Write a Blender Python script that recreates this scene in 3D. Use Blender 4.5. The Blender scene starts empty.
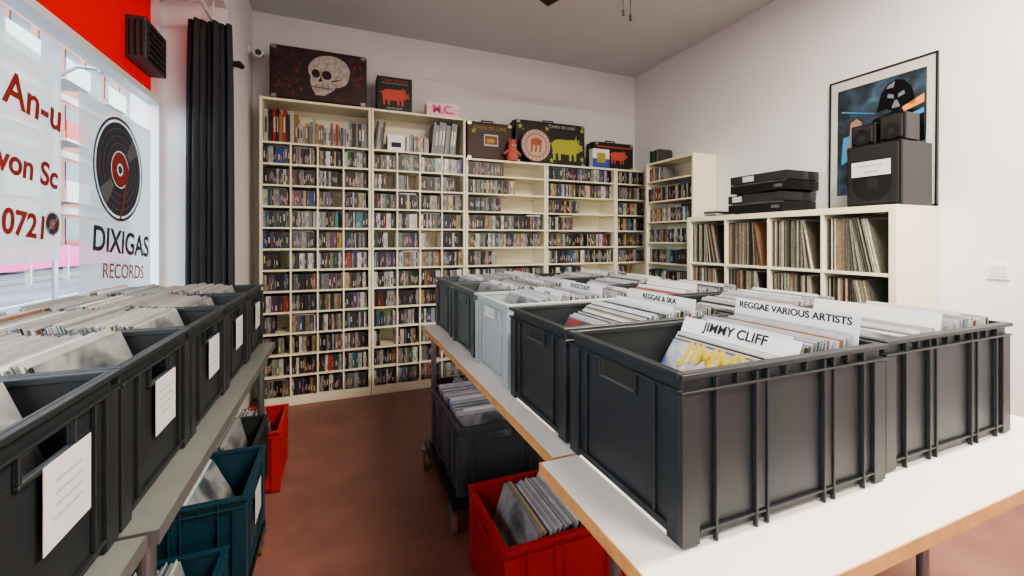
import bpy, math, random
from mathutils import Matrix, Vector, Euler
random.seed(7)
R = random.random
def U(a,b): return random.uniform(a,b)
scene = bpy.context.scene
COL = scene.collection

# ---------------------------------------------------------------- materials
def mat(name, color, rough=0.5, metal=0.0, bump=0.0, bscale=60.0, var=0.0, vscale=3.0, attr=False, spec=0.5, coat=0.0, emis=0.0):
    m = bpy.data.materials.new(name); m.use_nodes = True
    nt = m.node_tree; b = nt.nodes['Principled BSDF']
    b.inputs['Roughness'].default_value = rough
    b.inputs['Metallic'].default_value = metal
    b.inputs['Specular IOR Level'].default_value = spec
    b.inputs['Coat Weight'].default_value = coat
    c4 = (*color, 1)
    b.inputs['Base Color'].default_value = c4
    src = None
    if attr:
        a = nt.nodes.new('ShaderNodeAttribute'); a.attribute_name = 'Col'
        src = a.outputs['Color']; nt.links.new(src, b.inputs['Base Color'])
    if var > 0 or bump > 0:
        tc = nt.nodes.new('ShaderNodeTexCoord')
    if var > 0:
        n = nt.nodes.new('ShaderNodeTexNoise'); n.inputs['Scale'].default_value = vscale
        n.inputs['Detail'].default_value = 6
        nt.links.new(tc.outputs['Object'], n.inputs['Vector'])
        mr = nt.nodes.new('ShaderNodeMapRange'); mr.inputs[1].default_value=.3; mr.inputs[2].default_value=.7
        mr.inputs[3].default_value = 1-var; mr.inputs[4].default_value = 1+var
        nt.links.new(n.outputs['Fac'], mr.inputs[0])
        mx = nt.nodes.new('ShaderNodeVectorMath'); mx.operation='SCALE'
        if src: nt.links.new(src, mx.inputs[0])
        else: mx.inputs[0].default_value = color
        nt.links.new(mr.outputs[0], mx.inputs['Scale'])
        nt.links.new(mx.outputs[0], b.inputs['Base Color'])
    if bump > 0:
        n2 = nt.nodes.new('ShaderNodeTexNoise'); n2.inputs['Scale'].default_value = bscale
        nt.links.new(tc.outputs['Object'], n2.inputs['Vector'])
        bp = nt.nodes.new('ShaderNodeBump'); bp.inputs['Strength'].default_value = bump; bp.inputs['Distance'].default_value=.01
        nt.links.new(n2.outputs['Fac'], bp.inputs['Height']); nt.links.new(bp.outputs[0], b.inputs['Normal'])
    if emis > 0:
        b.inputs['Emission Color'].default_value = c4; b.inputs['Emission Strength'].default_value = emis
    return m

def art_mat(name, cols, scale=6.0):
    m = bpy.data.materials.new(name); m.use_nodes = True
    nt = m.node_tree; b = nt.nodes['Principled BSDF']; b.inputs['Roughness'].default_value = .3
    tc = nt.nodes.new('ShaderNodeTexCoord')
    n = nt.nodes.new('ShaderNodeTexNoise'); n.inputs['Scale'].default_value = scale; n.inputs['Detail'].default_value=3
    n.inputs['Distortion'].default_value=.6
    nt.links.new(tc.outputs['Object'], n.inputs['Vector'])
    r = nt.nodes.new('ShaderNodeValToRGB')
    els = r.color_ramp.elements
    while len(els) < len(cols): els.new(.5)
    for i,c in enumerate(cols):
        els[i].position = .36 + .28*i/(len(cols)-1); els[i].color = (*c,1)
    nt.links.new(n.outputs['Fac'], r.inputs[0]); nt.links.new(r.outputs[0], b.inputs['Base Color'])
    return m

def film_mat(name, color, transp, transl=.6):
    m = bpy.data.materials.new(name); m.use_nodes = True
    nt = m.node_tree; nt.nodes.clear()
    o = nt.nodes.new('ShaderNodeOutputMaterial')
    t = nt.nodes.new('ShaderNodeBsdfTransparent'); d = nt.nodes.new('ShaderNodeBsdfDiffuse'); s = nt.nodes.new('ShaderNodeBsdfTranslucent')
    d.inputs[0].default_value=(*color,1); s.inputs[0].default_value=(*color,1)
    a = nt.nodes.new('ShaderNodeMixShader'); a.inputs[0].default_value = transl
    nt.links.new(d.outputs[0],a.inputs[1]); nt.links.new(s.outputs[0],a.inputs[2])
    c = nt.nodes.new('ShaderNodeMixShader'); c.inputs[0].default_value = 1-transp
    nt.links.new(t.outputs[0],c.inputs[1]); nt.links.new(a.outputs[0],c.inputs[2])
    nt.links.new(c.outputs[0],o.inputs[0])
    return m

def glass_mat():
    m = bpy.data.materials.new('window_glass'); m.use_nodes = True
    nt = m.node_tree; nt.nodes.clear()
    o = nt.nodes.new('ShaderNodeOutputMaterial')
    t = nt.nodes.new('ShaderNodeBsdfTransparent'); g = nt.nodes.new('ShaderNodeBsdfGlossy'); g.inputs['Roughness'].default_value=.02
    t.inputs[0].default_value=(.95,.97,.97,1)
    c = nt.nodes.new('ShaderNodeMixShader'); c.inputs[0].default_value=.05
    nt.links.new(t.outputs[0],c.inputs[1]); nt.links.new(g.outputs[0],c.inputs[2]); nt.links.new(c.outputs[0],o.inputs[0])
    return m

M_wall = mat('wall_paint',(.775,.755,.775),.85,bump=.08,bscale=150,var=.02)
M_ceil = mat('ceiling_paint',(.60,.60,.61),.9,bump=.05,bscale=80,var=.02)
M_floor = mat('linoleum_floor',(.235,.105,.082),.42,bump=.05,bscale=40,var=.16,vscale=5)
M_shelf = mat('warmlit_cream_laminate',(.84,.79,.60),.45)  # cream laminate, yellowed further so the base colour carries warm light
M_crate = mat('dark_grey_plastic',(.020,.024,.027),.42,bump=.06,bscale=300,var=.10,vscale=8)
M_crateM = mat('mid_grey_plastic',(.055,.068,.072),.42,bump=.06,bscale=300,var=.06,vscale=8)
M_crateL = mat('light_grey_plastic',(.33,.36,.37),.42,bump=.04,bscale=300)
M_red = mat('red_plastic',(.40,.020,.015),.4,bump=.04,bscale=300)
M_teal = mat('teal_plastic',(.008,.042,.068),.4,bump=.04,bscale=300)
M_rec = mat('record_sleeves',(1,1,1),.28,attr=True,coat=.4,var=.15,vscale=25)
M_cd = mat('cd_spines',(1,1,1),.35,attr=True,var=.25,vscale=60)
M_card = mat('white_card',(.76,.76,.75),.5)
M_paper = mat('paper_label',(.62,.62,.64),.7)
M_ink = mat('black_ink',(.02,.02,.02),.6)
M_greyink = mat('grey_ink',(.42,.42,.43),.6)
M_tabletop = mat('white_laminate_top',(.76,.73,.67),.35,var=.03,vscale=10)
M_beech = mat('beech_edge',(.55,.28,.11),.4,var=.15,vscale=20)
M_tabledark = mat('grey_laminate_top',(.20,.21,.20),.35,var=.06,vscale=10)
M_metal = mat('grey_steel_tube',(.25,.26,.28),.35,metal=.8)
M_black = mat('black_plastic',(.010,.010,.011),.35)
M_blackm = mat('black_matte',(.009,.009,.010),.8,bump=.1,bscale=400)
M_white = mat('white_plastic',(.8,.8,.8),.35)
M_frame = mat('window_frame_paint',(.72,.72,.74),.4)
M_curtain = mat('curtain_fabric',(.030,.033,.038),.9,bump=.2,bscale=300)
M_glass = glass_mat()
M_film = film_mat('frosted_film',(.33,.35,.36),.20,.5)
M_film2 = film_mat('paper_banner_film',(.46,.47,.47),.16,.5)
M_redfilm = film_mat('red_sign_film',(.60,.022,.015),.0,.65)
M_redtext = mat('red_lettering',(.26,.03,.02),.6)
M_darktext = mat('dark_lettering',(.035,.035,.045),.6)

# ---------------------------------------------------------------- mesh builder
class MB:
    def __init__(s): s.v=[]; s.f=[]; s.m=[]; s.c=[]
    def box(s,x0,x1,y0,y1,z0,z1,m=0,c=(1,1,1),M=None):
        i=len(s.v)
        P=[(x0,y0,z0),(x1,y0,z0),(x1,y1,z0),(x0,y1,z0),(x0,y0,z1),(x1,y0,z1),(x1,y1,z1),(x0,y1,z1)]
        if M is not None: P=[tuple(M@Vector(p)) for p in P]
        s.v+=P
        for q in ((0,3,2,1),(4,5,6,7),(0,1,5,4),(1,2,6,5),(2,3,7,6),(3,0,4,7)):
            s.f.append(tuple(i+k for k in q)); s.m.append(m); s.c.append(c)
    def cyl(s,p0,p1,r,n=12,m=0,c=(1,1,1),r1=None,M=None):
        p0=Vector(p0);p1=Vector(p1); ax=(p1-p0).normalized()
        q=ax.to_track_quat('Z','Y'); r1=r if r1 is None else r1
        i=len(s.v)
        for (p,rr) in ((p0,r),(p1,r1)):
            for k in range(n):
                a=2*math.pi*k/n
                w=p+q@Vector((math.cos(a)*rr,math.sin(a)*rr,0))
                if M is not None: w=M@w
                s.v.append(tuple(w))
        for k in range(n):
            k2=(k+1)%n; s.f.append((i+k,i+k2,i+n+k2,i+n+k)); s.m.append(m); s.c.append(c)
        s.f.append(tuple(i+k for k in reversed(range(n)))); s.m.append(m); s.c.append(c)
        s.f.append(tuple(i+n+k for k in range(n))); s.m.append(m); s.c.append(c)
    def tube(s,pts,r,n=10,m=0):
        for a,b in zip(pts[:-1],pts[1:]): s.cyl(a,b,r,n,m)
    def poly(s,pts,m=0,c=(1,1,1)):
        i=len(s.v); s.v+=[tuple(p) for p in pts]; s.f.append(tuple(range(i,i+len(pts)))); s.m.append(m); s.c.append(c)
    def ell(s,cx,cz,rx,rz,y,m=0,n=28,rot=0):
        pts=[]
        for k in range(n):
            a=2*math.pi*k/n; X=math.cos(a)*rx; Z=math.sin(a)*rz
            pts.append((cx+X*math.cos(rot)-Z*math.sin(rot), y, cz+X*math.sin(rot)+Z*math.cos(rot)))
        s.poly(pts,m)
    def flat(s,pts,y,m=0): s.poly([(p[0],y,p[1]) for p in pts],m)
    def mesh(s,name,mats,col=False,smooth=False):
        me=bpy.data.meshes.new(name); me.from_pydata(s.v,[],s.f)
        for x in mats: me.materials.append(x)
        me.polygons.foreach_set('material_index',s.m)
        if col:
            ca=me.color_attributes.new('Col','FLOAT_COLOR','CORNER'); buf=[]
            for f,c in zip(s.f,s.c): buf += [c[0],c[1],c[2],1.0]*len(f)
            ca.data.foreach_set('color',buf)
        if smooth: me.polygons.foreach_set('use_smooth',[True]*len(s.f))
        me.update(); return me
def obj(name,data,parent=None,loc=(0,0,0),rotz=0,bevel=0,seg=1,matrix=None):
    o=bpy.data.objects.new(name,data); COL.objects.link(o)
    if parent: o.parent=parent
    if matrix is not None: o.matrix_basis=matrix
    else: o.location=loc; o.rotation_euler=(0,0,rotz)
    if bevel:
        b=o.modifiers.new('bevel','BEVEL'); b.width=bevel; b.segments=seg; b.limit_method='ANGLE'
    return o
def text(body,size,m,matrix,parent,name='lettering',ext=.0004,ax='CENTER',font_off=0.0):
    c=bpy.data.curves.new(name,'FONT'); c.body=body; c.size=size; c.extrude=ext; c.align_x=ax; c.align_y='CENTER'; c.offset=font_off
    c.materials.append(m)
    return obj(name,c,parent,matrix=matrix)
def T(x,y,z): return Matrix.Translation((x,y,z))
FACE_NY = Euler((math.radians(90),0,0)).to_matrix().to_4x4()
FACE_NX = Euler((math.radians(90),0,math.radians(-90))).to_matrix().to_4x4()
FACE_PX = Euler((math.radians(90),0,math.radians(90))).to_matrix().to_4x4()
def simple(name,boxes,mats,bevel=0,loc=(0,0,0),rotz=0):
    b=MB()
    for q in boxes: b.box(*q)
    return obj(name,b.mesh(name,mats),loc=loc,rotz=rotz,bevel=bevel)

# ---------------------------------------------------------------- room shell
XL,XG,XR,YB,YF,ZC = -.64,-1.0,3.13,3.99,-2.6,3.13
simple('floor',[(XG-.12,XR+.1,YF-.1,YB+.1,-.12,0)],[M_floor])
simple('ceiling',[(XG-.12,XR+.1,YF-.1,YB+.1,ZC,ZC+.15)],[M_ceil])
simple('wall_back',[(XL-.1,XR+.1,YB,YB+.1,0,ZC)],[M_wall])
simple('wall_right',[(XR,XR+.1,YF-.1,YB,0,ZC)],[M_wall])
simple('wall_front',[(XG-.12,XR,YF-.1,YF,0,ZC)],[M_wall])
simple('wall_left',[(XG-.12,XL,3.14,YB,0,ZC),
                    (XG-.12,XG+.03,YF,3.14,0,.80),
                    (XG-.12,XL,YF,3.14,2.72,ZC)],[M_wall])
simple('baseboard_back',[(XL,XR,YB-.012,YB,0,.07)],[M_white])
simple('baseboard_right',[(XR-.012,XR,YF,YB-.012,0,.07)],[mat('baseboard_paint',(.45,.42,.42),.5)])
w=MB()
for y0,y1 in ((3.09,3.14),(.62,.68),(-1.2,-1.14),(YF,YF+.05)): w.box(XG-.03,XG+.03,y0,y1,.80,2.72,0)
w.box(XG-.03,XG+.03,YF,3.14,.80,.86,0); w.box(XG-.03,XG+.035,YF,3.14,2.07,2.105,0); w.box(XG-.03,XG+.03,YF,3.14,2.69,2.72,0)
win=obj('window_1',w.mesh('frame',[M_frame]))
g=MB(); g.box(XG-.004,XG,YF,3.14,.84,2.08,0); obj('glass_pane',g.mesh('glass_pane',[M_glass]),win)
g=MB(); g.box(XG-.012,XG-.008,YF,3.14,2.10,2.70,0); obj('red_fascia_panel',g.mesh('red_fascia',[M_redfilm]),win)

# posters on glass
def glass_sheet(name,y0,y1,z0,z1,m,skew=0):
    e=bpy.data.objects.new(name,None); COL.objects.link(e); e.location=(XG+.012,0,0)
    b=MB(); n=10; 
    for k in range(n):
        ya=y0+(y1-y0)*k/n; yb=y0+(y1-y0)*(k+1)/n
        xa=.004*math.sin(k*1.3); xb=.004*math.sin((k+1)*1.3)
        za=z1+skew*(y1-ya); zb=z1+skew*(y1-yb)
        b.poly([(xa,ya,z0),(xb,yb,z0),(xb,yb,zb),(xa,ya,za)],0)
    obj('sheet',b.mesh('sheet',[m]),e)
    return e
p=glass_sheet('lettering_banner',1.35,2.175,1.20,1.94,M_film2,.03)
for s,y,z,sz in (('An-u',1.86,1.77,.155),('von Sc',1.83,1.54,.118),('0721',1.85,1.34,.115)):
    text(s,sz,M_redtext,T(.008,y,z)@Matrix.Rotation(math.radians(-6),4,'X')@FACE_PX,p,ax='LEFT',font_off=.003)
def logo(par,y,z,r,x=.008):
    b=MB()
    def ring(r0,r1,m,xx):
        n=40
        for k in range(n):
            a=2*math.pi*k/n; a2=2*math.pi*(k+1)/n
            b.poly([(xx,y+math.cos(a)*r0,z+math.sin(a)*r0),(xx,y+math.cos(a)*r1,z+math.sin(a)*r1),(xx,y+math.cos(a2)*r1,z+math.sin(a2)*r1),(xx,y+math.cos(a2)*r0,z+math.sin(a2)*r0)],m)
    ring(r*.36,r*.90,0,x); ring(r*.95,r,0,x)
    ring(.0,r*.08,0,x); ring(r*.12,r*.34,1,x)
    for rr in (.5,.64,.78): ring(r*rr,r*(rr+.012),2,x+.0008)
    for a0 in (.5,.5+math.pi):
        pts=[]
        for k in range(8):
            a=a0+k*.06; pts.append((x+.001,y+math.cos(a)*r*.88,z+math.sin(a)*r*.88))
        for k in reversed(range(8)):
            a=a0+k*.06; pts.append((x+.001,y+math.cos(a)*r*.42,z+math.sin(a)*r*.42))
        b.poly(pts,2)
    b.box(x+.001,x+.002,-r*.03,r*.03,-r*.75,r*.35,1,M=T(0,y+r*.25,z-r*.25)@Matrix.Rotation(-.35,4,'X'))
    obj('record_logo',b.mesh('logo',[M_darktext,M_redtext,M_film]),par)
logo(p,2.11,1.34,.045)
p2=glass_sheet('record_logo_poster',2.30,3.02,1.0,1.90,M_film)
logo(p2,2.64,1.62,.25)
text('DIXIGAS',.155,M_darktext,T(.008,2.68,1.26)@Matrix.Rotation(math.radians(-5),4,'X')@FACE_PX,p2,font_off=.003)
text('RECORDS',.10,M_redtext,T(.008,2.69,1.12)@Matrix.Rotation(math.radians(-5),4,'X')@FACE_PX,p2)

# vent box on red fascia
b=MB(); b.box(-.985,-.90,2.70,2.98,2.19,2.41,0)
for k in range(6): b.box(-.902,-.894,2.73,2.95,2.21+k*.032,2.226+k*.032,1)
for k in range(3): b.box(-.97+k*.025,-.958+k*.025,2.692,2.70,2.21,2.39,1)
b.box(-1.0,-.985,2.74,2.79,2.30,2.33,0); b.box(-1.0,-.985,2.88,2.93,2.30,2.33,0)
obj('wall_loudspeaker',b.mesh('speaker',[mat('grey_metal_box',(.06,.05,.05),.5),M_black]),bevel=.004)

# curtain
b=MB(); n=90; pts=[]
for k in range(n+1):
    t=k/n; a=t*math.pi*2*7
    pts.append((-.84+t*.25+.012*math.sin(a*1.0+1), 3.05+.035*math.sin(a)+.02*math.sin(a*.37)))
zs=[.06,.9,1.6,2.2,2.50,2.58]; wsc=[1.0,1,.98,.95,.9,.88]
for zi,z in enumerate(zs):
    for (x,y) in pts: b.v.append((-.71+(x+.71)*wsc[zi],3.05+(y-3.05)*wsc[zi],z))
for zi in range(len(zs)-1):
    for k in range(n):
        i=zi*(n+1)+k; b.f.append((i,i+1,i+n+2,i+n+1)); b.m.append(0); b.c.append((1,1,1))
cur=obj('curtain',b.mesh('cloth',[M_curtain],smooth=True)); 
s=cur.modifiers.new('s','SOLIDIFY'); s.thickness=.004
b=MB(); b.cyl((-.70,-1,2.60),(-.70,3.12,2.60),.012,10,0)
for yy in (-.9,1.2,3.08): b.cyl((-.70,yy,2.60),(-.70,yy,2.72),.006,8,0)
obj('curtain_rail',b.mesh('rail',[M_white]))

# security camera
b=MB(); b.cyl((-.64,3.82,2.74),(-.625,3.82,2.74),.035,16,0); b.cyl((-.625,3.82,2.74),(-.57,3.80,2.72),.012,10,0)
b.cyl((-.57,3.86,2.735),(-.56,3.72,2.70),.032,18,0); b.cyl((-.56,3.72,2.70),(-.559,3.712,2.698),.022,16,1)
obj('security_camera',b.mesh('seccam',[M_white,M_black]))
b=MB(); b.cyl((-.64,3.3,2.44),(-.61,3.3,2.44),.02,14,0); b.cyl((-.61,3.3,2.44),(-.585,3.28,2.42),.024,14,0,r1=.016)
obj('motion_sensor',b.mesh('sensor',[M_black]))

# ---------------------------------------------------------------- palettes
def cdcol():
    r=R()
    if r<.42: v=U(.008,.045); return (v,v,v*1.05)
    if r<.58: v=U(.25,.65); return (v,v,v*.93)
    if r<.76: v=U(.08,.24); return (v,v,v)
    b=random.choice([(.30,.04,.03),(.03,.07,.22),(.40,.25,.04),(.04,.14,.08),(.24,.09,.04),(.45,.36,.2),(.09,.04,.11),(.04,.17,.24)])
    k=U(.4,1.2); return tuple(x*k for x in b)
def lpcol(bright=.5):
    r=R()
    if r<bright: v=U(.25,.70); return (v,v*.99,v*.96)
    if r<bright+.22: v=U(.02,.1); return (v,v,v)
    if r<bright+.40: v=U(.12,.3); return (v,v,v*.95)
    b=random.choice([(.40,.07,.05),(.05,.12,.35),(.5,.35,.1),(.08,.22,.15),(.40,.2,.1),(.6,.5,.32),(.2,.35,.45)])
    k=U(.4,1.1); return tuple(x*k for x in b)

# ---------------------------------------------------------------- CD bookcases
def bookcase(name,x0,width,depth,height,rows,cols,ext=0,loc=(0,0,0),rotz=0,gap=.08,contents='compact_discs'):
    e=bpy.data.objects.new(name,None); COL.objects.link(e); e.location=loc; e.rotation_euler=(0,0,rotz)
    b=MB(); t=.018; H=height+ext
    b.box(0,t,0,depth,0,H,0); b.box(width-t,width,0,depth,0,H,0)
    b.box(t,width-t,depth-.006,depth,.0,H,0)
    b.box(t,width-t,.01,depth-.006,H-t,H,0)
    b.box(t,width-t,.004,.02,0,.055,0)
    pitch=(height-.055)/rows
    for r in range(rows+(1 if ext else 0)):
        z=.055+r*pitch; b.box(t,width-t,.006,depth-.006,z,z+.014,0)
    cw=(width-2*t)/cols
    for c in range(1,cols):
        x=t+c*cw; b.box(x-.006,x+.006,.008,depth-.006,.055,height-.002,0)
    obj('carcass',b.mesh('carcass',[M_shelf]),e)
    m=MB()
    for r in range(rows):
        z=.055+r*pitch+.0145
        for c in range(cols):
            xa=t+c*cw+(.007 if c else 0)+.001; xb=t+(c+1)*cw-.008
            stop = xb if R()>gap else xa+(xb-xa)*U(.3,.9)
            x=xa; yo=.015+U(0,.03); run=0; rc=cdcol()
            while x<stop-.012:
                th=random.choice([.0102,.0102,.0102,.0102,.0075,.021])
                h=.124+ (U(-.002,.003)); 
                if run<=0: rc=cdcol(); run=random.choice([1,1,1,2,3,1])
                run-=1
                yy=yo+U(-.003,.004)
                m.box(x,x+th-.0008,yy,yo+.13,z,z+h,0,rc)
                if R()<.6:
                    v=U(.4,.7) if sum(rc)<.6 else U(.02,.2)
                    z0=z+U(.01,.05); m.box(x+th*.25,x+th*.65,yy-.0004,yy,z0,z0+U(.03,.06),0,(v,v*U(.6,1),v*U(.4,1)))
                x+=th
            if R()<.4 and x>xa+.16:
                for q in range(random.choice([1,2])): m.box(x-.155,x-.013,yo,yo+.12,z+.128+q*.0105,z+.1375+q*.0105,0,cdcol())
    if m.v: obj(contents,m.mesh(contents,[M_cd],col=True),e)
    return e
YS=3.705
u1=bookcase('cd_bookcase',0,.80,.28,2.02,12,4,ext=.35,loc=(-.55,YS,0),gap=.15)
u2=bookcase('cd_bookcase',0,.80,.28,2.02,12,4,ext=.35,loc=(.255,YS,0),gap=.22)
u3=bookcase('cd_bookcase',0,.80,.28,2.02,12,1,loc=(1.06,YS,0),gap=.35)
u4=bookcase('cd_bookcase',0,.80,.28,2.02,12,1,loc=(1.865,YS,0),gap=.35)
u5=bookcase('cd_bookcase',0,.40,.28,2.02,12,1,loc=(2.67,YS,0),gap=.2)
u6=bookcase('cd_bookcase',0,.62,.27,2.04,10,1,loc=(2.855,3.47,0),rotz=math.radians(-90),gap=.2)
def books(par,x0,x1,z,hr,tr,cols=None,yo=.03,d=.2,lean=0):
    m=MB(); x=x0
    while x<x1:
        th=U(*tr); h=U(*hr); c=random.choice(cols) if cols else lpcol(.25)
        M=None
        if lean: M=T(x,0,z)@Matrix.Rotation(lean,4,'Y')@T(-x,0,-z)
        yy=yo+U(0,.02)
        m.box(x,x+th-.001,yy,yo+d,z,z+h,0,c,M)
        if R()<.6:
            v=U(.4,.8) if sum(c)<.7 else .05
            m.box(x+th*.25,x+th*.7,yy-.0005,yy,z+h*.3,z+h*.75,0,(v,v*.9,v*.7),M)
        x+=th
    obj('books',m.mesh('books',[M_cd],col=True),par)
zs_=2.035
books(u1,.022,.24,zs_,(.22,.285),(.014,.035),[(.01,.01,.01),(.30,.03,.02),(.4,.38,.32),(.02,.02,.03),(.3,.16,.05),(.01,.01,.01)])
books(u1,.24,.66,zs_,(.14,.22),(.01,.024)); books(u1,.66,.775,zs_,(.20,.22),(.02,.03),[(.02,.02,.02),(.2,.2,.2)])
books(u2,.022,.09,zs_,(.24,.27),(.012,.02),lean=.12,cols=[(.6,.58,.5),(.05,.05,.05),(.3,.3,.3)])
books(u2,.28,.48,zs_,(.13,.16),(.012,.02)); books(u2,.50,.70,zs_,(.26,.29),(.02,.035),[(.06,.08,.09),(.10,.12,.13),(.03,.04,.05)],lean=.1)
b=MB(); b.box(.13,.27,.02,.16,zs_,zs_+.13,0); b.box(.128,.272,.018,.162,zs_+.10,zs_+.135,0); b.box(.16,.24,.0165,.018,zs_+.03,zs_+.07,1)
obj('storage_box',b.mesh('storage_box',[M_white,M_ink]),u2)

# ---------------------------------------------------------------- suitcases and boxes on top
def suitcase(name,w,h,d,loc,mats,rotz=0,handle=True,draw=None,trimcol=(.05,.05,.05)):
    e=bpy.data.objects.new(name,None); COL.objects.link(e); e.location=loc; e.rotation_euler=(0,0,rotz)
    b=MB(); b.box(-w/2,w/2,0,d,0.004,h,0)
    o=obj('shell',b.mesh('shell',[mats[0]]),e,bevel=.02,seg=3)
    b=MB(); b.box(-w/2-.002,w/2+.002,d*.45,d*.52,.002,h+.002,0)
    for sx in (-w*.3,w*.3):
        b.box(sx-.018,sx+.018,d*.38,d*.6,h,h+.008,1)
    if handle:
        b.tube([(-.06,d*.48,h),(-.055,d*.48,h+.03),(.055,d*.48,h+.03),(.06,d*.48,h)],.007,8,0)
    for sx in (-1,1):
        for zz in (.02,h-.02):
            b.box(sx*(w/2-.03)-.018,sx*(w/2-.03)+.018,-.0025,.0,zz-.015,zz+.015,1)
    obj('fittings',b.mesh('fittings',[mat('case_trim',trimcol,.5),mat('case_latch',(.35,.32,.25),.3,metal=.8)]),e)
    if draw:
        q=MB(); dm=draw(q,w,h); obj('painting',q.mesh('painting',dm),e)
    return e
def skull(q,w,h):
    cx=.055; cz=h*.55; y=-.003
    bone,dk,rd=mat('bone_paint',(.42,.37,.33),.6,var=.35,vscale=30),mat('skull_dark',(.03,.01,.01),.7),mat('maroon_line',(.30,.06,.06),.6)
    q.ell(cx+.015,cz+.03,.155,.12,y,0,rot=.1); q.ell(cx+.06,cz,.105,.10,y-.0002,0)
    q.flat([(cx-.12,cz-.02),(cx-.125,cz-.075),(cx-.11,cz-.13),(cx-.085,cz-.175),(cx-.02,cz-.175),(cx+.05,cz-.12),(cx+.085,cz-.05),(cx+.07,cz-.0)],y-.0004,0)
    q.ell(cx-.085,cz-.005,.030,.034,y-.001,1,rot=.2); q.ell(cx-.005,cz-.01,.036,.036,y-.001,1)
    q.flat([(cx-.070,cz-.065),(cx-.035,cz-.065),(cx-.047,cz-.025)],y-.001,1)
    q.flat([(cx-.11,cz-.108),(cx+.03,cz-.112),(cx+.05,cz-.10),(cx+.03,cz-.118),(cx-.11,cz-.114)],y-.001,1)
    for k in range(8): q.flat([(cx-.105+k*.016,cz-.135),(cx-.102+k*.016,cz-.135),(cx-.102+k*.016,cz-.09),(cx-.105+k*.016,cz-.09)],y-.001,1)
    q.flat([(cx+.03,cz-.05),(cx+.10,cz-.03),(cx+.10,cz-.036),(cx+.03,cz-.062)],y-.001,1)
    for k in range(110):
        a=U(-w*.46,w*.46); c=U(.03,h-.03)
        if abs(a-cx)<.18 and abs(c-cz)<.17: continue
        rr=U(.008,.024); n=14; a0=U(0,6)
        for j in range(n):
            t0=a0+j*.38; t1=t0+.38; r0=rr*(1-j*.04); 
            q.flat([(a+math.cos(t0)*r0,c+math.sin(t0)*r0),(a+math.cos(t1)*r0,c+math.sin(t1)*r0),(a+math.cos(t1)*(r0-.003),c+math.sin(t1)*(r0-.003)),(a+math.cos(t0)*(r0-.003),c+math.sin(t0)*(r0-.003))],y,2)
    return [bone,dk,rd]
def pig_at(q,cx,cz,s,y,m,dkm):
    def F(pts,yy,mm): q.flat([(cx+a*s,cz+c*s) for a,c in pts],yy,mm)
    F([(-.10,.0),(-.095,.03),(-.07,.048),(-.03,.052),(.02,.050),(.06,.055),(.085,.048),(.115,.025),(.135,.018),(.140,-.012),(.12,-.02),(.10,-.032),(.07,-.04),(.02,-.048),(-.04,-.046),(-.085,-.035)],y,m)
    for lx,fw in (( -.075,-.006),(-.045,.004),(.045,-.004),(.072,.006)):
        F([(lx-.018,-.02),(lx+.018,-.02),(lx+.009+fw,-.06),(lx+.010+fw,-.088),(lx-.008+fw,-.088),(lx-.008+fw,-.06)],y-.0004,m)
    F([(.070,.048),(.095,.046),(.088,.074)],y-.0006,m); F([(.095,.042),(.112,.036),(.110,.062)],y-.0006,m)
    F([(-.098,.02),(-.115,.03),(-.122,.018),(-.114,.012),(-.117,.022),(-.10,.01)],y-.0004,m)
    q.ell(cx+.108*s,cz+.014*s,.005*s,.005*s,y-.001,dkm,n=10); q.ell(cx+.132*s,cz+.003*s,.004*s,.006*s,y-.001,dkm,n=10)
    F([(.10,-.012),(.125,-.008),(.125,-.011),(.10,-.016)],y-.001,dkm)
def star(q,cx,cz,r,y,m):
    q.flat([(cx+math.cos(math.pi/2+k*math.pi/5)*(r if k%2==0 else r*.4),cz+math.sin(math.pi/2+k*math.pi/5)*(r if k%2==0 else r*.4)) for k in range(10)],y,m)
M_maroon=mat('maroon_leatherette',(.030,.010,.011),.5,bump=.1,bscale=200,var=.3,vscale=12)
M_pig=mat('pig_red',(.55,.09,.06),.6); M_yel=mat('yellow_paint',(.38,.32,.05),.6); M_wht=mat('white_paint',(.55,.55,.5),.6)
M_brown=mat('brown_leatherette',(.045,.016,.010),.5,bump=.1,bscale=200); M_dkcase=mat('black_leatherette',(.012,.012,.010),.5,bump=.1,bscale=200)
suitcase('skull_suitcase',.71,.42,.22,(-.135,YS+.03,2.375),[M_maroon],draw=skull,trimcol=(.03,.01,.01))
e=bpy.data.objects.new('pig_record_box',None); COL.objects.link(e); e.location=(.445,YS+.04,2.372)
b=MB(); b.box(-.145,.145,0,.16,0,.29,0); obj('box',b.mesh('box',[M_dkcase]),e,bevel=.004)
q=MB(); pig_at(q,-.01,.135,.95,-.003,0,1); q.flat([(-.11,.235),(.11,.235),(.11,.232),(-.11,.232)],-.003,2); obj('pig_print',q.mesh('pig',[M_pig,M_ink,M_wht]),e)
text('CHIEN DE LUXE',.03,M_pig,T(0,-.003,.255)@FACE_NY,e); text('HUGO BOAR',.022,M_wht,T(0,-.003,.025)@FACE_NY,e)
e=bpy.data.objects.new('cassette_sign_box',None); COL.objects.link(e); e.location=(.86,YS+.03,2.372)
b=MB(); b.box(-.145,.145,0,.12,0,.115,0); b.box(-.147,.147,-.002,.122,.075,.118,1); obj('box',b.mesh('box',[mat('pink_card',(.85,.55,.60),.6),mat('palepink',(.85,.68,.70),.6)]),e,bevel=.003)
text('M.C.',.10,mat('hotpink',(.75,.08,.28),.6),T(0,-.004,.058)@FACE_NY,e,font_off=.003)
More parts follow.
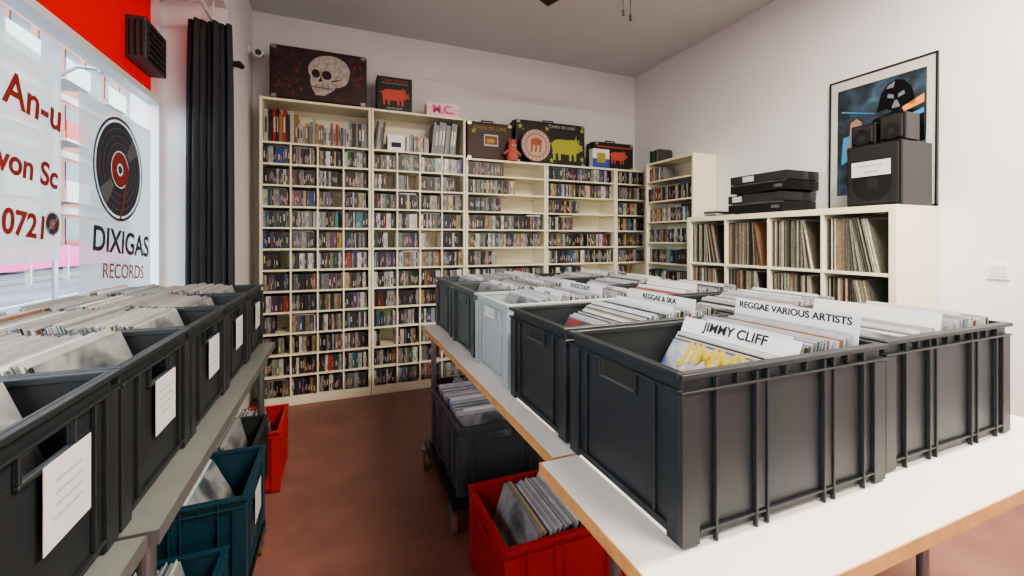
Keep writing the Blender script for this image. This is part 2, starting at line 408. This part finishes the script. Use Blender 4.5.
def drawA(q,w,h):
    q.flat([(-.06,h*.38),(.08,h*.38),(.08,h*.68),(-.06,h*.68)],-.003,0); q.flat([(-.05,h*.42),(.07,h*.42),(.07,h*.64),(-.05,h*.64)],-.004,1); star(q,-.16,h*.75,.03,-.003,2); star(q,.17,h*.25,.025,-.003,2); pig_at(q,.0,h*.52,.35,-.005,2,0)
    return [M_wht,mat('case_brownred',(.18,.06,.03),.6),M_yel]
s=suitcase('brown_suitcase',.46,.36,.17,(1.32,YS+.095,2.024),[M_brown],draw=drawA)
text('CHIEN DE LUXE',.045,M_yel,T(0,-.004,.30)@FACE_NY,s)
def drawB(q,w,h):
    pig_at(q,.15,h*.44,1.5,-.003,0,1)
    for (a,c) in ((-.34,.36),(.35,.37),(-.35,.08),(.35,.08),(0.0,.05),(-.05,.36)): star(q,a,c,.03,-.003,0)
    for k in range(24): star(q,U(-.36,.38),U(.03,.40),U(.005,.012),-.0028,2)
    return [mat('yellowgreen_paint',(.40,.42,.05),.6),M_ink,M_wht]
s=suitcase('painted_suitcase',.78,.43,.17,(1.97,YS+.10,2.024),[M_dkcase],draw=drawB)
text('CHIEN DE LUXE',.04,M_wht,T(.12,-.004,.385)@FACE_NY,s)
def drawC(q,w,h):
    pig_at(q,.04,h*.5,.9,-.003,0,1); q.flat([(-w/2+.03,h*.8),(w/2-.03,h*.8),(w/2-.03,h*.84),(-w/2+.03,h*.84)],-.003,0); star(q,-.16,h*.3,.03,-.003,0)
    return [M_pig,M_ink]
suitcase('red_pig_suitcase',.50,.29,.17,(2.72,YS+.10,2.024),[M_dkcase],draw=drawC)
e=bpy.data.objects.new('round_emblem_sign',None); COL.objects.link(e); e.location=(1.76,YS+.015,2.024)
b=MB(); b.cyl((0,.012,.165),(0,0,.165),.16,36,0); b.box(-.05,.05,0,.06,0,.012,0)
obj('disc',b.mesh('disc',[mat('disc_dark',(.08,.03,.02),.5)]),e)
q=MB(); q.ell(0,.165,.15,.15,-.002,0); q.ell(0,.165,.115,.115,-.003,1); q.ell(0,.165,.105,.105,-.004,0)
for k in range(3): q.flat([(-.06+k*.045,.10),(-.04+k*.045,.10),(-.03+k*.045,.22),(-.05+k*.045,.22)],-.005,1)
q.ell(0,.2,.06,.035,-.0055,1)
for k in range(20):
    a=k*math.pi/10; q.ell(math.cos(a)*.133,.165+math.sin(a)*.133,.007,.007,-.0035,1,n=8)
obj('emblem',q.mesh('emblem',[mat('emblem_cream',(.50,.38,.31),.6),mat('emblem_red',(.36,.08,.04),.6)]),e)
b=MB(); prof=[(.05,0),(.055,.03),(.05,.08),(.04,.12),(.042,.15),(.025,.19),(.008,.21)]
for (r0,z0),(r1,z1) in zip(prof[:-1],prof[1:]): b.cyl((0,0,z0),(0,0,z1),r0,16,0,r1=r1)
for sx in (-1,1):
    b.cyl((sx*.04,0,.10),(sx*.085,-.01,.06),.014,10,0,r1=.01); b.ell(sx*.015,.14,.007,.009,-.044,1); b.cyl((sx*.025,0,.17),(sx*.035,0,.215),.012,8,0,r1=.004)
obj('plush_figurine',b.mesh('fig',[mat('pink_plush',(.50,.13,.11),.9,bump=.3,bscale=200),M_wht]),loc=(1.52,YS+.033,2.024))
b=MB(); b.box(-.10,.10,0,.07,0,.19,0); b.box(-.10,.10,-.002,0,.0,.09,1); b.box(-.05,.05,-.004,-.002,.05,.15,2)
obj('game_box',b.mesh('gbox',[M_white,mat('blue_card',(.04,.08,.35),.5),M_yel]),loc=(2.50,YS+.02,2.024))
b=MB()
for k in range(7): b.box(U(-.005,.005),.16,-.02*k-.04,-.02*k-.022,0,U(.10,.13),0,cdcol())
obj('video_cassettes',b.mesh('vc',[M_cd],col=True),loc=(2.87,3.45,2.042))

# ---------------------------------------------------------------- cube shelf with LPs
e=bpy.data.objects.new('record_cube_shelf',None); COL.objects.link(e); e.location=(2.735,2.80,0); e.rotation_euler=(0,0,math.radians(-90))
b=MB(); Wk=1.47; t=.038; D=.39
b.box(0,t,0,D,0,Wk,0); b.box(Wk-t,Wk,0,D,0,Wk,0); b.box(t,Wk-t,0,D,Wk-t,Wk,0); b.box(t,Wk-t,0,D,0,t,0)
cell=(Wk-2*t-3*.018)/4
for k in range(1,4):
    x=t+k*cell+(k-1)*.018; b.box(x,x+.018,.004,D,t,Wk-t,0); b.box(t,Wk-t,.0045,D,x,x+.018,0)
b.box(t,Wk-t,D-.004,D,t,Wk-t,0)
obj('carcass',b.mesh('kall',[M_shelf]),e,bevel=.002)
m=MB()
KC=[(.50,.46,.34),(.52,.50,.42),(.22,.16,.10),(.04,.035,.03),(.28,.27,.21),(.40,.22,.12),(.14,.16,.14),(.5,.45,.33),(.12,.10,.07),(.48,.46,.39),(.05,.05,.05),(.28,.28,.22)]
for cx in range(4):
    for cz in range(1,4):
        x0=t+cx*(cell+.018)+.003; z=t+cz*(cell+.018)+.001; x=x0; x1=x0+cell-.006
        leanstart=x0+cell*U(.3,.75)
        while x<x1-.05:
            th=U(.003,.006); c=random.choice(KC)
            k=U(.5,1.2); c=tuple(q*k for q in c)
            ln = 0 if x<leanstart else -min(.2,(x-leanstart)*2.4)
            if R()<.04: x+=.006
            M=T(x,0,z)@Matrix.Rotation(ln,4,'Y')
            m.box(0,th-.0008,.02+U(0,.02),.33,0,.312+U(-.008,.003),0,c,M); x+=th if ln==0 else th*1.05
obj('lp_records',m.mesh('lps',[M_cd],col=True),e)

def turntable(z,lid,par):
    b=MB(); w=.44;d=.33
    b.box(0,d,-w/2,w/2,z+.012,z+.075,0)
    for sx in (.04,d-.04):
        for sy in (-w/2+.05,w/2-.05): b.cyl((sx,sy,z),(sx,sy,z+.014),.022,14,1)
    b.cyl((d*.5,.04,z+.075),(d*.5,.04,z+.088),.15,40,2); b.cyl((d*.5,.04,z+.088),(d*.5,.04,z+.096),.004,8,2)
    b.tube([(d*.82,-.17,z+.10),(d*.5,-.155,z+.10),(d*.38,-.12,z+.098)],.004,8,2); b.cyl((d*.82,-.17,z+.075),(d*.82,-.17,z+.105),.02,14,2)
    b.box(-.002,0,-.19,-.13,z+.03,z+.05,2); b.box(-.003,0,-w/2,w/2,z+.068,z+.073,2)
    obj('turntable_body',b.mesh('tt',[M_black,M_blackm,mat('alu',(.4,.4,.42),.3,metal=.9)]),par,bevel=.003)
    if lid:
        b=MB(); t=.004; zz=z+.080; h=.055
        b.box(0,d,-w/2,w/2,zz+h,zz+h+t,0); b.box(0,t,-w/2,w/2,zz,zz+h,0); b.box(d-t,d,-w/2,w/2,zz,zz+h,0); b.box(t,d-t,-w/2,-w/2+t,zz,zz+h,0); b.box(t,d-t,w/2-t,w/2,zz,zz+h,0)
        obj('dust_cover',b.mesh('lid',[mat('smoked_acrylic',(.035,.035,.038),.08)]),par)
for i,(z,yy) in enumerate(((1.472,2.20),(1.614,2.18))):
    e=bpy.data.objects.new('turntable',None); COL.objects.link(e); e.location=(2.775,yy,0)
    turntable(z,True,e)
    b=MB(); b.box(-.005,-.004,.02 if i else .10,.11 if i else .18,z+.09,z+.13,0); obj('price_label',b.mesh('pl',[M_paper]),e)
b=MB(); b.box(0,.2,-.06,.06,0,.01,0); b.box(.01,.19,-.055,.055,.01,.022,1); b.box(0,.18,-.05,.06,.022,.04,2)
obj('stacked_booklets',b.mesh('sb',[M_black,M_paper,M_metal]),loc=(2.80,2.62,1.472))
def speaker(name,w,h,d,loc,label=False):
    e=bpy.data.objects.new(name,None); COL.objects.link(e); e.location=loc
    b=MB(); b.box(0,d,-w/2,w/2,0,h,0); obj('cabinet',b.mesh('cab',[M_black]),e,bevel=.006,seg=2)
    b=MB(); b.box(-.012,0,-w/2+.012,w/2-.012,.012,h-.012,0); obj('grille',b.mesh('gr',[M_blackm]),e,bevel=.004)
    b=MB(); b.cyl((-.013,0,h*.36),(-.0125,0,h*.36),w*.36,28,0); b.cyl((-.0135,0,h*.36),(-.013,0,h*.36),w*.12,20,1); b.cyl((-.013,0,h*.8),(-.0125,0,h*.8),w*.13,20,1)
    obj('drivers',b.mesh('dr',[M_black,M_blackm]),e)
    if label:
        b=MB(); b.box(-.016,-.0145,-.09,.10,h*.48,h*.72,0); obj('price_label',b.mesh('lb',[M_paper]),e)
        text('TECHNIK 49,-',.022,M_greyink,T(-.018,.005,h*.65)@FACE_NX,e)
        text('2 BOXEN',.02,M_greyink,T(-.018,.005,h*.55)@FACE_NX,e)
    return e
speaker('loudspeaker',.27,.35,.29,(2.785,1.465,1.472),label=True)
speaker('satellite_speaker',.125,.145,.13,(2.805,1.385,1.824)); speaker('satellite_speaker',.125,.12,.13,(2.805,1.525,1.824))
speaker('satellite_speaker',.125,.145,.10,(2.955,1.44,1.824))
def poster():
    e=bpy.data.objects.new('framed_space_poster',None); COL.objects.link(e); e.location=(XR-.03,1.61,1.475)
    e.rotation_euler=(0,math.radians(1.0),0)
    w=.57;h=.87; b=MB(); f=.008
    b.box(0,.02,-w/2,-w/2+f,0,h,0); b.box(0,.02,w/2-f,w/2,0,h,0); b.box(0,.02,-w/2,w/2,0,f,0); b.box(0,.02,-w/2,w/2,h-f,h,0)
    b.box(.008,.012,-w/2+f,w/2-f,f,h-f,1)
    obj('frame',b.mesh('frame',[M_black,mat('poster_margin',(.58,.56,.51),.4)]),e)
    m=bpy.data.materials.new('space_art'); m.use_nodes=True; nt=m.node_tree; bs=nt.nodes['Principled BSDF']; bs.inputs['Roughness'].default_value=.2
    tc=nt.nodes.new('ShaderNodeTexCoord'); n=nt.nodes.new('ShaderNodeTexNoise'); n.inputs['Scale'].default_value=5; n.inputs['Detail'].default_value=6; n.inputs['Distortion'].default_value=.6
    r=nt.nodes.new('ShaderNodeValToRGB'); E=r.color_ramp.elements
    for c in range(3): E.new(.5)
    for i,(p_,c_) in enumerate(((.36,(.018,.024,.030)),(.50,(.030,.042,.052)),(.60,(.05,.08,.12)),(.68,(.10,.17,.24)),(.78,(.30,.22,.15)))): E[i].position=p_; E[i].color=(*c_,1)
    nt.links.new(tc.outputs['Object'],n.inputs['Vector']); nt.links.new(n.outputs['Fac'],r.inputs[0]); nt.links.new(r.outputs[0],bs.inputs['Base Color'])
    b=MB(); b.box(.006,.008,-w/2+.05,w/2-.05,.10,h-.07,0)
    def fx(pts,x,mm): b.poly([(x,-p[0],p[1]) for p in pts],mm)
    cy,cz=.09,.68
    fx([(cy-.10,cz-.08),(cy-.075,cz+.03),(cy-.04,cz+.08),(cy,cz+.095),(cy+.04,cz+.08),(cy+.075,cz+.03),(cy+.10,cz-.08),(cy+.05,cz-.07),(cy,cz-.1),(cy-.05,cz-.07)],.004,1)
    fx([(cy-.05,cz+.05),(cy-.04,cz+.07),(cy-.005,cz+.088),(cy-.012,cz+.05)],.0036,2)
    for sx in (-1,1): fx([(cy+sx*.045,cz-.005),(cy+sx*.010,cz-.018),(cy+sx*.012,cz+.006),(cy+sx*.04,cz+.018)],.0035,2)
    fx([(cy-.022,cz-.075),(cy+.022,cz-.075),(cy+.007,cz-.03),(cy-.007,cz-.03)],.0035,2)
    fx([(cy-.17,cz-.3),(cy-.12,cz-.12),(cy,cz-.09),(cy+.13,cz-.12),(cy+.14,cz-.3)],.0045,1)
    fx([(-.21,.66),(-.02,.60),(-.02,.595),(-.21,.65)],.0042,3); fx([(.12,.60),(.225,.65),(.225,.60),(.13,.57)],.004,4); fx([(.10,.53),(.225,.57),(.225,.54),(.11,.51)],.0038,3)
    fx([(-.21,.30),(-.14,.34),(-.06,.30),(-.10,.50),(-.20,.48)],.0044,3)
    fx([(-.16,.50),(-.10,.50),(-.09,.56),(-.12,.59),(-.155,.57)],.0038,5); fx([(-.19,.36),(-.05,.36),(-.07,.50),(-.16,.50)],.0039,6)
    for k in range(40):
        a,c=U(-.22,.22),U(.12,.78); fx([(a,c),(a+.003,c),(a+.003,c+.003),(a,c+.003)],.0055,2)
    obj('print',b.mesh('print',[m,mat('helmet_black',(.006,.006,.008),.2),mat('helmet_grey',(.16,.18,.21),.3),mat('cyan_beam',(.05,.25,.50),.4),mat('orange_beam',(.8,.3,.08),.4),mat('face_tone',(.35,.2,.13),.5),mat('robe_tone',(.15,.18,.20),.5)]),e)
poster()
b=MB(); b.box(XR-.012,XR,1.05,1.13,1.08,1.16,0); b.box(XR-.015,XR-.012,1.06,1.12,1.09,1.15,1); obj('light_switch',b.mesh('sw',[M_white,mat('switch_rocker',(.62,.62,.60),.3)]),bevel=.002)

# ---------------------------------------------------------------- crates
def crate_mesh(m,L=.6,W=.4,H=.31,name='c'):
    b=MB(); i=.012; t=.004; x0,x1,y0,y1=-L/2+i,L/2-i,-W/2+i,W/2-i
    b.box(x0+.01,x1-.01,y0+.01,y1-.01,0,.008)
    b.box(x0,x1,y0,y0+t,.006,H); b.box(x0,x1,y1-t,y1,.006,H)
    hw=.060; hz0,hz1=H-.075,H-.036
    for sx in (-1,1):
        a,c=(x0,x0+t) if sx<0 else (x1-t,x1)
        b.box(a,c,y0+t,y1-t,.006,hz0); b.box(a,c,y0+t,y1-t,hz1,H)
        b.box(a,c,y0+t,-hw,hz0,hz1); b.box(a,c,hw,y1-t,hz0,hz1)
        a2,c2=(x0-.008,x0) if sx<0 else (x1,x1+.008)
        b.box(a2,c2,-hw-.006,hw+.006,hz0-.006,hz0)
        b.box(a2,c2,-hw-.006,-hw,hz0,hz1); b.box(a2,c2,hw,hw+.006,hz0,hz1)
        for yy in (-W*.30,W*.30): b.box(a2,c2,yy-.0025,yy+.0025,.03,H-.037)
        b.box(a2,c2,-W/2+.046,W/2-.046,.022,.028)
    for (z0,z1,o) in ((H-.010,H,0),(H-.036,H-.031,.001)):
        b.box(-L/2+o,L/2-o,-W/2+o,y0+.0,z0,z1); b.box(-L/2+o,L/2-o,y1,W/2-o,z0,z1)
        b.box(-L/2+o,x0,y0,y1,z0,z1); b.box(x1,L/2-o,y0,y1,z0,z1)
    b.box(x0,x1,y0-.001,y0+.007,H-.012,H+.0005); b.box(x0,x1,y1-.007,y1+.001,H-.012,H+.0005); b.box(x0-.001,x0+.007,y0+.007,y1-.007,H-.012,H+.0005); b.box(x1-.007,x1+.001,y0+.007,y1-.007,H-.012,H+.0005)
    for sy in (-1,1):
        a,c=(y0-.010,y0) if sy<0 else (y1,y1+.010)
        for xx in (-L*.36,-L*.19,-L*.14,L*.14,L*.19,L*.36): b.box(xx-.0028,xx+.0028,a,c,.0,H-.012)
        for xx in (-L*.165,L*.165): b.box(xx-.012,xx+.012,a+.004 if sy<0 else a,c if sy<0 else c-.004,.03,H-.037)
        b.box(-L/2+.046,L/2-.046,a+.002 if sy<0 else a,c if sy<0 else c-.002,.022,.027)
        for xx in (-L*.27,-L*.05,L*.05,L*.27): b.box(xx-.002,xx+.002,a+.002,c,H-.031,H-.010)
    for sx in (-1,1):
        for sy in (-1,1):
            X0,X1=sorted((sx*(L/2-.004),sx*(L/2-.045))); Y0,Y1=sorted((sy*(W/2-.004),sy*(W/2-.0125)))
            b.box(X0,X1,Y0,Y1,.004,H-.037)
            X0,X1=sorted((sx*(L/2-.004),sx*(L/2-.0125))); Y0,Y1=sorted((sy*(W/2-.0125),sy*(W/2-.045)))
            b.box(X0,X1,Y0,Y1,.004,H-.037)
    return b.mesh('crate_'+name,[m])
CM={'dark':crate_mesh(M_crate,name='dark'),'mid':crate_mesh(M_crateM,name='mid'),'light':crate_mesh(M_crateL,name='light'),'red':crate_mesh(M_red,name='red'),'teal':crate_mesh(M_teal,name='teal')}
ARTS=[art_mat('cover_art_a',[(.50,.51,.50),(.28,.32,.38),(.05,.10,.22)],7),art_mat('cover_art_b',[(.06,.08,.18),(.07,.07,.09),(.40,.07,.04)],8),
      art_mat('cover_art_c',[(.16,.17,.18),(.34,.35,.36),(.07,.08,.09)],6)]
def record_crate(x,y,z,kind='dark',rot=0,start=.02,end=.585,lean=.2,dens=.0058,cards=(),bright=.55,label=False,art=0,lph=.315,jit=.004,endlean=None,cardn=5,cover=None,rtext=.25,cmax=1.0,lo=None,vmax=.7):
    e=bpy.data.objects.new('record_crate',None); COL.objects.link(e); e.location=(x,y,z); e.rotation_euler=(0,0,rot)
    obj('crate_shell',CM[kind],e,bevel=.0012)
    L=.6; m=MB(); cb=MB()
    endlean = lean*.5 if endlean is None else endlean
    xb=-L/2+start+.012; xe=-L/2+end-.012-lph*math.sin(endlean)
    n=max(1,int((xe-xb)/dens)); cardidx=set(random.sample(range(5,max(6,int(n*cmax))),min(cardn,max(0,int(n*cmax)-6)))) if n>8 else set()
    named={int(f*(n-1)):s for f,s in cards}
    for q in list(cardidx):
        if any(0<=k2-q<6 for k2 in named): cardidx.discard(q)
    hseg=lph
    for k in range(n):
        if k%7==0: hseg=lph+U(-.012,.004)
        f=k/max(1,n-1); a=endlean+(lean-endlean)*(1-f)**2; bx=xb+f*(xe-xb)
        yj=U(-jit,jit); M=T(bx,yj,.010)@Matrix.Rotation(a,4,'Y')
        if k in named or k in cardidx:
            h=(.350 if k in named else .330)+U(-.003,.003); hw2=.165 if k in named else U(.12,.165)
            if k in named and f>.9: h=.364
            cb.box(-.001,.001,-hw2,hw2,0,h,0,(1,1,1),M)
            if k in named:
                s=named[k]; sz=.034 if f<.5 else .025
                text(s,sz,M_ink,M@T(-.0020,0.0,h-.017)@FACE_NX,e,name='divider_text',font_off=.0006)
            elif R()<rtext:
                text(random.choice(['SOUL','FUNK','DUB','A - C','JAZZ','ROOTS','BEAT','R & B','DISCO']),.022,M_ink,M@T(-.0020,U(-.05,.05),h-.012)@FACE_NX,e,name='divider_text')
        else:
            h=hseg+U(-.003,.003); c=lpcol(bright)
            m.box(-.0017,.0013,-h/2,h/2,0,h,1 if k==0 else 0,c,M)
            if k==0 and cover:
                text(cover,.075,mat('cover_lettering',(.60,.42,.05),.4),M@T(-.003,0,h*.80)@FACE_NX,e,name='cover_lettering',font_off=.002)
            if R()<.6:
                v=U(.3,vmax); m.box(-.0004,.0004,-h/2-.002,h/2+.002,0,h+U(.003,.008),0,(v,v,v*1.02),M)
    obj('records',m.mesh('records',[M_rec,ARTS[art]],col=True),e)
    if cb.v: obj('divider_cards',cb.mesh('divider_cards',[M_card]),e)
    if label:
        lb=MB(); xx=-L/2+.0025; o=U(-.01,.03) if lo is None else lo
        lb.box(xx,xx+.0008,-.060-o,.060-o,.115,.236,0)
        obj('paper_label',lb.mesh('paper_label',[M_paper]),e)
        l2=MB()
        for k in range(4): l2.box(xx-.0006,xx-.0002,-.030-U(0,.012)-o,.030+U(0,.012)-o,.203-k*.017,.207-k*.017,0)
        obj('label_print',l2.mesh('label_print',[M_greyink]),e)
    return e
ZT=.735
rowsY=[.775,1.195,1.635,2.08,2.53]
kinds=['dark','dark','light','mid','mid']
xo=[.852,.855,.862,.87,.875]
for i,yy in enumerate(rowsY):
    if i==0:
        record_crate(xo[i],yy,ZT,'dark',0,start=.12,end=.575,lean=.62,endlean=.12,cards=((.22,'JIMMY CLIFF'),(.97,'REGGAE VARIOUS ARTISTS')),bright=.5,art=0,cardn=3,cover='JIMMY\nCLIFF',rtext=0,cmax=.7)
    elif i==1:
        record_crate(xo[i],yy,ZT,'dark',0,start=.03,end=.585,lean=.60,endlean=.12,cards=((.82,'REGGAE & SKA'),),bright=.35,art=1,cardn=2,rtext=0,cmax=.8)
    else:
        record_crate(xo[i],yy,ZT,kinds[i],0,start=.03,lean=.35,endlean=.12,bright=.38,art=2,cardn=4,cards=((.7,'ROCKSTEADY'),) if i==2 else ())
for i,yy in enumerate([.79,1.21,1.645,2.08,2.52]):
    record_crate(1.475+.006*i,yy,ZT,'dark',0,start=.02+.03*(i%2),lean=.5,endlean=.14,bright=.42,art=2,cardn=2,cards=((.40,''),) if i in (0,2) else (),rtext=.1,vmax=.6)
for i,yy in enumerate([-.02,.385,.795,1.2,1.605,2.01,2.415]):
    record_crate(-.666,yy,ZT,'dark',math.pi,start=.015,lean=.36,endlean=.25,bright=.38,label=True,art=2,cardn=1,lph=.325,rtext=0,lo=.038 if i==2 else None,vmax=.5)

# ---------------------------------------------------------------- tables
def table(name,x0,x1,y0,y1,zt,top,edge,legs,legm=M_metal,th=.028,ins2=.05):
    e=bpy.data.objects.new(name,None); COL.objects.link(e)
    b=MB(); b.box(x0,x1,y0,y1,zt-th+.001,zt-.0005,0)
    b.box(x0-.003,x0,y0-.003,y1+.003,zt-th,zt-.0008,1); b.box(x1,x1+.003,y0-.003,y1+.003,zt-th,zt-.0008,1)
    b.box(x0,x1,y0-.003,y0,zt-th,zt-.0008,1); b.box(x0,x1,y1,y1+.003,zt-th,zt-.0008,1)
    obj('table_top',b.mesh('top',[top,edge]),e)
    b=MB(); xb=x1-ins2; xm=max(x0+l[1] for l in legs)
    for yl,ins in legs:
        xa=x0+ins
        for xx in (xa,xb): b.cyl((xx,yl,.02),(xx,yl,zt-th),.016,14,0)
        b.box(xa-.016,xb+.016,yl-.015,yl+.015,zt-th-.035,zt-th,0)
        for xx in (xa,xb): b.cyl((xx,yl-.0,.0),(xx,yl,.022),.022,14,1)
    b.cyl((xb,legs[0][0],.16),(xb,legs[-1][0],.16),.012,12,0)
    b.box(xm+.1,xm+.13,legs[0][0],legs[-1][0],zt-th-.03,zt-th,0); b.box(xb-.13,xb-.1,legs[0][0],legs[-1][0],zt-th-.03,zt-th,0)
    obj('leg_frame',b.mesh('legs',[legm,M_blackm]),e)
    return e
table('display_table',.50,1.88,.955,2.76,ZT,M_tabletop,M_beech,((1.03,.24),(2.50,.020)))
table('display_table',.46,1.95,.448,.945,ZT,M_tabletop,M_beech,((.50,.2),(.76,.2)),ins2=.25)
table('side_table',-.965,-.315,1.00,2.60,ZT,M_tabledark,mat('dark_edge',(.12,.12,.12),.4),((1.1,.05),(2.5,.05)))
table('side_table',-.965,-.33,-.4,.985,ZT,M_tabledark,mat('dark_edge2',(.12,.12,.12),.4),((-.3,.05),(.88,.05)))

# ---------------------------------------------------------------- floor crates on dollies
def dolly(x0,x1,y0,y1,z,r=.05,cx=.02):
    b=MB(); b.box(x0,x1,y0,y0+.05,z-.022,z,0); b.box(x0,x1,y1-.05,y1,z-.022,z,0); b.box(x0,x0+.05,y0+.05,y1-.05,z-.022,z,0); b.box(x1-.05,x1,y0+.05,y1-.05,z-.022,z,0)
    for xx in (x0+cx,x1-cx):
        for yy in (y0+.03,y1-.03):
            b.cyl((xx,yy,z-.032),(xx,yy,z-.022),.03,14,1); b.cyl((xx-.012,yy,r),(xx+.012,yy,r),r,24,2); b.cyl((xx-.013,yy,r),(xx+.013,yy,r),r*.45,16,1)
            b.box(xx-.018,xx-.015,yy-.02,yy+.02,r-.01,z-.03,1); b.box(xx+.015,xx+.018,yy-.02,yy+.02,r-.01,z-.03,1); b.cyl((xx-.02,yy,r),(xx+.02,yy,r),.008,10,1)
    obj('transport_dolly',b.mesh('dolly',[M_black,M_metal,mat('caster_wheel',(.22,.11,.08),.5)]))
dolly(.455,.90,1.80,2.44,.135,cx=.005)
record_crate(.685,2.13,.136,'mid',math.radians(90),start=.03,lean=.35,endlean=.1,bright=.5,cardn=2,art=2,rtext=0)
record_crate(.775,1.435,.002,'red',0,start=.02,lean=.35,endlean=.22,bright=.5,cardn=0,art=2)
record_crate(1.45,1.435,.002,'red',0,start=.05,lean=.3,bright=.6,cardn=2,art=2,rtext=0)
record_crate(1.40,2.0,.002,'dark',0,start=.05,lean=.3,bright=.6,cardn=2,art=2,rtext=0)
record_crate(.90,2.78,.002,'dark',0,start=.05,lean=.3,bright=.6,cardn=2,art=2,rtext=0)
dolly(-.86,-.28,1.66,2.04,.115,.042)
record_crate(-.58,1.85,.116,'teal',math.pi,start=.03,lean=.45,bright=.4,cardn=1,art=2,rtext=0,label=True)
record_crate(-.62,1.40,.002,'teal',math.pi,start=.03,lean=.25,bright=.4,cardn=1,art=2,rtext=0)
record_crate(-.57,2.65,.002,'red',math.pi,start=.03,lean=.25,bright=.4,cardn=1,art=2,rtext=0)
record_crate(-.62,2.25,.10,'dark',math.pi,start=.03,lean=.25,bright=.5,cardn=1,art=2,rtext=0)
dolly(-.90,-.34,2.06,2.44,.099,.034)

# ---------------------------------------------------------------- ceiling fan
e=bpy.data.objects.new('ceiling_fan',None); COL.objects.link(e); e.location=(1.50,2.0,0)
b=MB(); b.cyl((0,0,ZC),(0,0,ZC-.04),.07,24,0); b.cyl((0,0,ZC-.04),(0,0,2.98),.015,10,0); b.cyl((0,0,2.98),(0,0,2.87),.10,28,0,r1=.09); b.cyl((0,0,2.87),(0,0,2.85),.05,20,0)
for k in range(4):
    M=Matrix.Rotation(math.radians(90*k+109),4,'Z')
    b.box(.09,.18,-.02,.02,2.90,2.905,0,M=M); b.box(.17,.66,-.06,.06,2.90,2.908,0,M=M@T(0,0,2.9)@Matrix.Rotation(.15,4,'X')@T(0,0,-2.9))
for (dx,zb) in ((.04,2.56),(-.01,2.58)): b.cyl((dx,0,2.85),(dx,0,zb),.003,6,0); b.cyl((dx,0,zb),(dx,0,zb-.035),.008,10,0)
obj('fan_body',b.mesh('fan',[mat('dark_bronze',(.03,.02,.018),.4)]),e)
LUM=((1.5,-.6,62),(1.75,.55,72))  # added fixtures above the view, fill light to keep the interior bright
for (xx,yy,en) in LUM:
    b=MB(); b.box(xx-.6,xx+.6,yy-.09,yy+.09,ZC-.06,ZC,0); b.box(xx-.58,xx+.58,yy-.07,yy+.07,ZC-.064,ZC-.06,1)
    obj('fill_luminaire',b.mesh('lum',[M_white,mat('fill_diffuser',(1,.9,.75),.5,emis=3)]))
    ld=bpy.data.lights.new('fill_lamp','AREA'); ld.shape='RECTANGLE'; ld.size=1.15; ld.size_y=.13; ld.energy=en; ld.color=(1,.91,.76)
    lo_=bpy.data.objects.new('fill_lamp',ld); COL.objects.link(lo_); lo_.location=(xx,yy,ZC-.07)

# ---------------------------------------------------------------- exterior
simple('street_ground',[(-60,XG-.12,-40,90,-.2,-.1)],[mat('asphalt',(.075,.09,.11),.8,var=.3,vscale=.6)])
simple('kerb_trim',[(-3.2,-3.0,-30,60,-.1,0.0),(-9.6,-9.4,-30,60,-.1,0.0),(-6.3,-6.2,-30,60,-.1,-.095)],[mat('kerb_stone',(.3,.3,.3),.8)])
b=MB(); X0=-13
b.box(X0-6,X0,8,60,-.1,15,0)
M_sal,M_wp,M_wn=mat('salmon_render',(.24,.10,.075),.8),mat('white_render',(.30,.30,.29),.8),mat('dark_panes',(.025,.035,.045),.3)
M_rr=mat('red_railing',(.26,.02,.015),.6)
for f in range(5):
    z=.2+f*2.9
    b.box(X0,X0+.05,8,60,z+2.4,z+2.75,1)
    for k in range(13):
        y=9+k*4
        b.box(X0,X0+.04,y,y+1.3,z+.9,z+2.2,2)
        b.box(X0,X0+1.1,y+1.7,y+3.8,z+.0,z+.12,1)
        b.box(X0+1.05,X0+1.1,y+1.7,y+3.8,z+.12,z+1.0,1 if f%2 else 3)
        b.box(X0,X0+.04,y+1.9,y+3.6,z+.2,z+2.2,2)
obj('apartment_building',b.mesh('apt',[M_sal,M_wp,M_wn,M_rr]))
b=MB(); b.box(-9,-8.9,10,34,.35,1.05,0)
for k in range(13): b.box(-9.02,-8.88,10+k*2,10.08+k*2,-.1,1.1,1)
obj('pink_hoarding',b.mesh('hoard',[mat('magenta_banner',(.45,.03,.20),.6),M_wp]))
b=MB()
b.cyl((-6,13,-.1),(-6,13,5),.05,12,0); b.tube([(-6,13,5),(-5.6,13,5.3),(-5,13,5.3)],.04,8,0); b.box(-5.2,-4.7,12.9,13.1,5.22,5.3,0)
obj('street_lamp',b.mesh('sl',[M_metal]))

# ---------------------------------------------------------------- lights
w=bpy.data.worlds.new('World'); scene.world=w; w.use_nodes=True
bg=w.node_tree.nodes['Background']; bg.inputs[0].default_value=(.86,.93,1,1); bg.inputs[1].default_value=5.0
sd=bpy.data.lights.new('sun','SUN'); sd.energy=4; sd.angle=.02; sd.color=(1,.95,.86)
so=bpy.data.objects.new('sun',sd); COL.objects.link(so); so.rotation_euler=Vector((-.55,.35,-.75)).to_track_quat('-Z','Y').to_euler()

# ---------------------------------------------------------------- camera
cd=bpy.data.cameras.new('camera'); cd.sensor_width=36; cd.lens=428/1024*36; cd.shift_y=-48/1024; cd.clip_start=.02; cd.clip_end=200
co=bpy.data.objects.new('camera',cd); COL.objects.link(co); co.location=(0,0,1.28); co.rotation_euler=(math.radians(90),0,math.radians(-22.1))
scene.camera=co
scene.view_settings.view_transform='AgX'
try: scene.view_settings.look='AgX - Medium High Contrast'
except Exception as ex: print(ex)
scene.view_settings.exposure=.78
